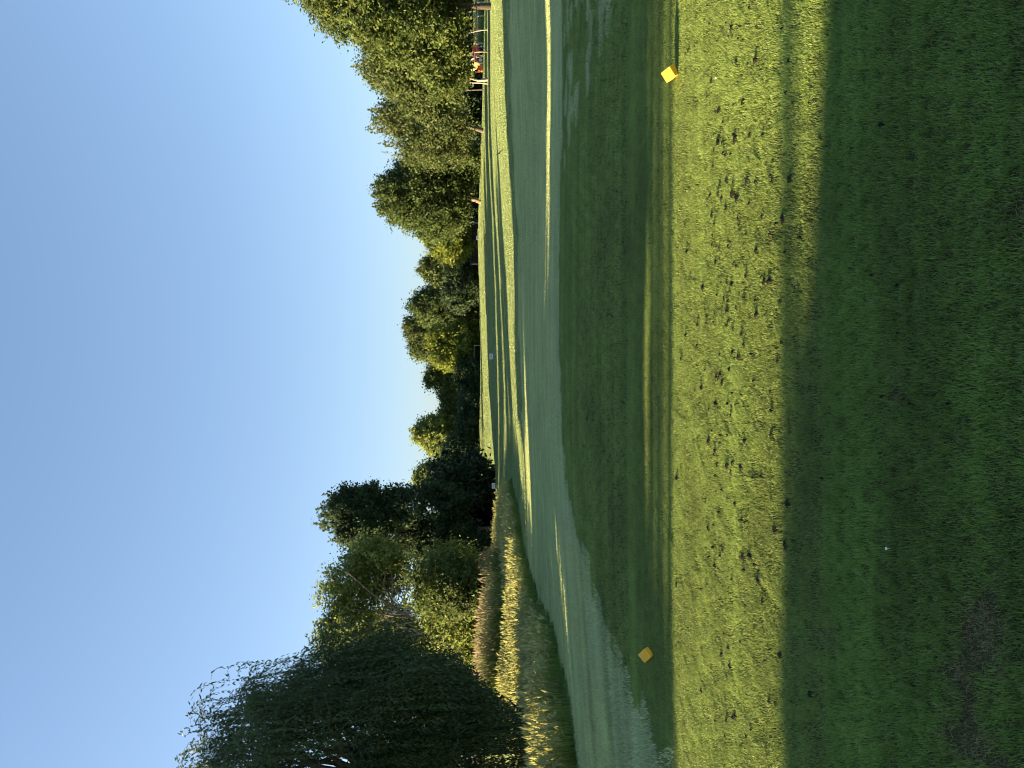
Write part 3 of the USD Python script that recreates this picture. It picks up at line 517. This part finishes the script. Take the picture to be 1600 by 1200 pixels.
# ------------------------------------------------------------------ small things
WHITE = paint('white_paint', (.84, .84, .80), .5, .06); INK = paint('sign_ink', (.05, .055, .06), .6, .1); GREY = paint('grey_paint', (.42, .44, .42), .6, .1)
def golf_tee(X, Y, h, label):
    dv = np.array([(X - 600) / F, 0, 0]) + fw - up * (Y - 800) / F; s = EYE / -dv[2]; x, y = dv[0] * s, dv[1] * s
    t = thing('golf_tee', label, 'golf tee', (x, y, z1(x, y)))
    prof = np.array([(.0, -.01), (.0016, 0), (.0021, h * .7), (.0032, h * .86), (.0058, h * .97), (.0060, h), (.0045, h), (.0, h - .003)])
    m = trimesh.creation.revolve(prof, sections=16); obj('peg', (np.array(m.vertices), np.array(m.faces)), WHITE, t, smooth=True)
golf_tee(343, 1395, .024, 'white peg standing in the dark foreground grass'); golf_tee(1078, 1124, .026, 'short white peg in the sunlit grass near the lit yellow marker')
def board_sign(X, Y, d, w, h, label, post=.14):
    x = PIX(X, d); zc = PZ(Y, d); zg = z1(x, d); zb = max(zc - h / 2, zg + .06); t = thing('white_sign', label, 'sign', (x, d, zg))
    obj('board', box(-w / 2, w / 2, -.012, .012, zb - zg, zb - zg + h, .003), WHITE, t)
    for s in (-1, 1): obj('post', box(s * w * .36 - .018, s * w * .36 + .018, .0125, .045, -.1, zb - zg + h * .8), GREY, t)
    for row, (k, frac) in enumerate(((4, .66), (5, .34))):        # two rows of dark print too small to read
        ww = w * .8 / k
        for i in range(k): obj('print_mark', box(-w * .4 + i * ww + ww * .12, -w * .4 + (i + 1) * ww - ww * .12, -.0155, -.0121, zb - zg + h * (frac - .09), zb - zg + h * (frac + .09)), INK, t)
board_sign(643, 770.5, 60, .46, .28, 'white board sign with dark print on the shaded fairway, nearest the middle of the picture')
board_sign(441, 771, 59, .46, .27, 'white board sign with dark print beside the path near the long grass tip')
board_sign(828, 753.5, 79, .42, .24, 'small white board sign on the sunlit hump before the shed')

def shed():
    d = 86.0; x = PIX(822, d); z = z1(x, d); t = thing('timber_shed', 'dark timber shed with a flat roof under the yellow green bush', 'shed', (x, d, z)); top = PZ(735, d) - z
    w = 5.4; z0 = -.2
    obj('wall', box(-w / 2, w / 2, .06, 2.4, z0, top - .12), DARK_TIMBER, t)
    xs = np.linspace(-w / 2, w / 2, 19)
    for a, b in zip(xs[:-1], xs[1:]):
        off = .012 * ((int(a * 100)) % 3); obj('plank', box(a + .015, b - .015, -.02 - off, .055, z0, top - .14), DARK_TIMBER, t)
    obj('roof', box(-w / 2 - .25, w / 2 + .25, -.35, 2.6, top - .118, top + .03, .01), paint('felt_roof', (.06, .055, .06), .8), t)
    for px in (-2.75, 2.2): obj('post', box(px - .05, px + .05, -.32, -.22, z0, top - .12), PALE_TIMBER, t)
    obj('vent_pipe', tube([(-.4, .6, top - .05), (-.4, .6, top + .35)], .06, 8), GREY, t)
shed()
def rail_fence(X0, X1, d, Yr, label, n, mat, hgt):
    x0, x1 = PIX(X0, d), PIX(X1, d); t = thing('rail_fence', label, 'fence', (x0, d, 0))
    xs = np.linspace(0, x1 - x0, n); tops = []
    for q in xs: z = z1(x0 + q, d); obj('post', box(q - .05, q + .05, -.05, .05, z - .2, z + hgt, .008), mat, t); tops.append(z)
    for fr in (.9,): obj('rail', tube([(q, -.075, z + hgt * fr) for q, z in zip(xs, tops)], .03, 6), mat, t)
rail_fence(1110, 1260, 64, 755, 'low pale wooden rail fence under the trees at the picture\'s top edge', 8, PALE_TIMBER, .75)
rail_fence(612, 660, 90, 752, 'short pale grey post and rail by the foot of the yellow green tree', 3, GREY, .9)

RED = paint('red_orange_paint', (.62, .09, .03), .4, .2, 8); ORANGE = paint('orange_paint', (.75, .19, .04), .4, .15, 8); RUBBER = paint('black_rubber', (.02, .02, .02), .8, .2); CREAM = paint('cream_paint', (.7, .62, .52), .5, .1)
def torus(R, r, c, ax, n=24, m=8):
    t = np.linspace(0, 2 * np.pi, n, endpoint=False); a = np.linspace(0, 2 * np.pi, m, endpoint=False); T, A = np.meshgrid(t, a, indexing='ij')
    q = np.stack([(R + r * np.cos(A)) * np.cos(T), r * np.sin(A), (R + r * np.cos(A)) * np.sin(T)], -1).reshape(-1, 3)
    if ax == 'x': q = q[:, [1, 0, 2]]
    f = []
    for i in range(n):
        for j in range(m):
            p, s = i * m + j, ((i + 1) % n) * m + j; p2_, s2 = i * m + (j + 1) % m, ((i + 1) % n) * m + (j + 1) % m; f += [(p, s, s2), (p, s2, p2_)]
    return q + np.array(c), np.array(f)
def machine():
    d = 66.0; x = PIX(1110, d); z = z1(x, d); t = thing('groundskeeping_machine', 'red orange wheeled machine with a cream hoop, parked under the trees', 'machine', (x, d, z))
    obj('body', box(-.75, .25, -.45, .45, .42, .95, .06), ORANGE, t); obj('hood', box(.26, 1.05, -.38, .38, .40, .82, .10), RED, t); obj('engine_cover', box(.35, .9, -.30, .30, .822, 1.08, .08), RED, t)
    obj('seat', join([box(-.25, .2, -.22, .22, .955, 1.06, .03), box(-.32, -.22, -.22, .22, 1.0, 1.45, .03)]), RUBBER, t)
    [obj('hoop', torus(.42, .05, (-.55, q, 1.05), 'y'), CREAM, t) for q in (-.5, .5)]; obj('chute', tube(bend((-.2, -.3, .9), (-.75, -.35, 1.7), 6, np.random.default_rng(3), .12), [.06] * 6, 8), CREAM, t)
    for wx, wr in ((-.5, .36), (.75, .28)):
        for sy in (-1, 1):
            w = obj('wheel', torus(wr - .1, .11, (wx, sy * .52, wr), 'y'), RUBBER, t); m = trimesh.creation.cylinder(wr - .15, .1, sections=16); m.apply_transform(trimesh.transformations.rotation_matrix(math.pi / 2, [1, 0, 0])); m.apply_translation([wx, sy * .52, wr]); obj('rim', (np.array(m.vertices), np.array(m.faces)), CREAM, w)
    obj('steering_column', tube([(.22, 0, .8), (.05, 0, 1.25)], .025, 6), RUBBER, t)
machine()
x = PIX(1092, 64); t = thing('orange_bin', 'small orange box bin on the ground beside the parked machine', 'bin', (x, 64, z1(x, 64)))
obj('body', box(-.24, .24, -.2, .2, 0, .5, .04), ORANGE, t); obj('lid', box(-.26, .26, -.22, .22, .502, .58, .03), RED, t)

# a swallow skimming the lit strip
def swallow():
    d = 23.0; x, z = PIX(962, d), PZ(781, d); t = thing('swallow', 'small dark bird skimming low over the sunlit strip with wings spread', 'bird', (x, d, z))
    r = np.random.default_rng(2); s = np.linspace(-1, 1, 15); ax = np.array([-.25, .75, .1]); ax /= np.linalg.norm(ax)
    rad = np.interp(s, [-1, -.75, -.4, 0, .4, .62, .8, 1], [.003, .010, .018, .022, .020, .019, .015, .002]); B = tube([ax * q * .075 for q in s], rad, 10)
    def wing(sg):
        sp = np.array([.62, .05, -.78]) * sg; ch = ax; n = 9; v, f = [], []
        for i in range(n):
            q = i / (n - 1); c = ax * (.02 - .06 * q ** 2) + sp * (.016 + .165 * q) + np.array([0, 0, .012]) * math.sin(q * 3.1); w = .026 * (1 - q) ** .55 + .0015; th = .003 * (1 - q) + .0006
            nn = np.cross(ch, sp); nn /= np.linalg.norm(nn); v += [c + ch * w, c + nn * th, c - ch * w * 1.2, c - nn * th]
        for i in range(n - 1):
            for j in range(4): a, b = 4 * i + j, 4 * i + (j + 1) % 4; f += [(a, b, b + 4), (a, b + 4, a + 4)]
        return np.array(v), np.array(f)
    sd = np.cross(ax, [0, 0, 1]); tails = [(np.array([-ax * .06 + sd * .006, -ax * .06 - sd * .006, -ax * .06 + np.array([0, 0, .003]), -ax * .135 + sd * sg * .03]), np.array([(0, 1, 3), (1, 2, 3), (2, 0, 3), (0, 2, 1)])) for sg in (-1, 1)]
    obj('body', join([B, wing(1), wing(-1)] + tails), paint('dark_feathers', (.018, .02, .028), .5, .2, 60), t, smooth=40)
swallow()
print('triangles', sum(len(p.GetAttribute('faceVertexCounts').Get()) for p in stage.Traverse() if p.IsA(UsdGeom.Mesh)))
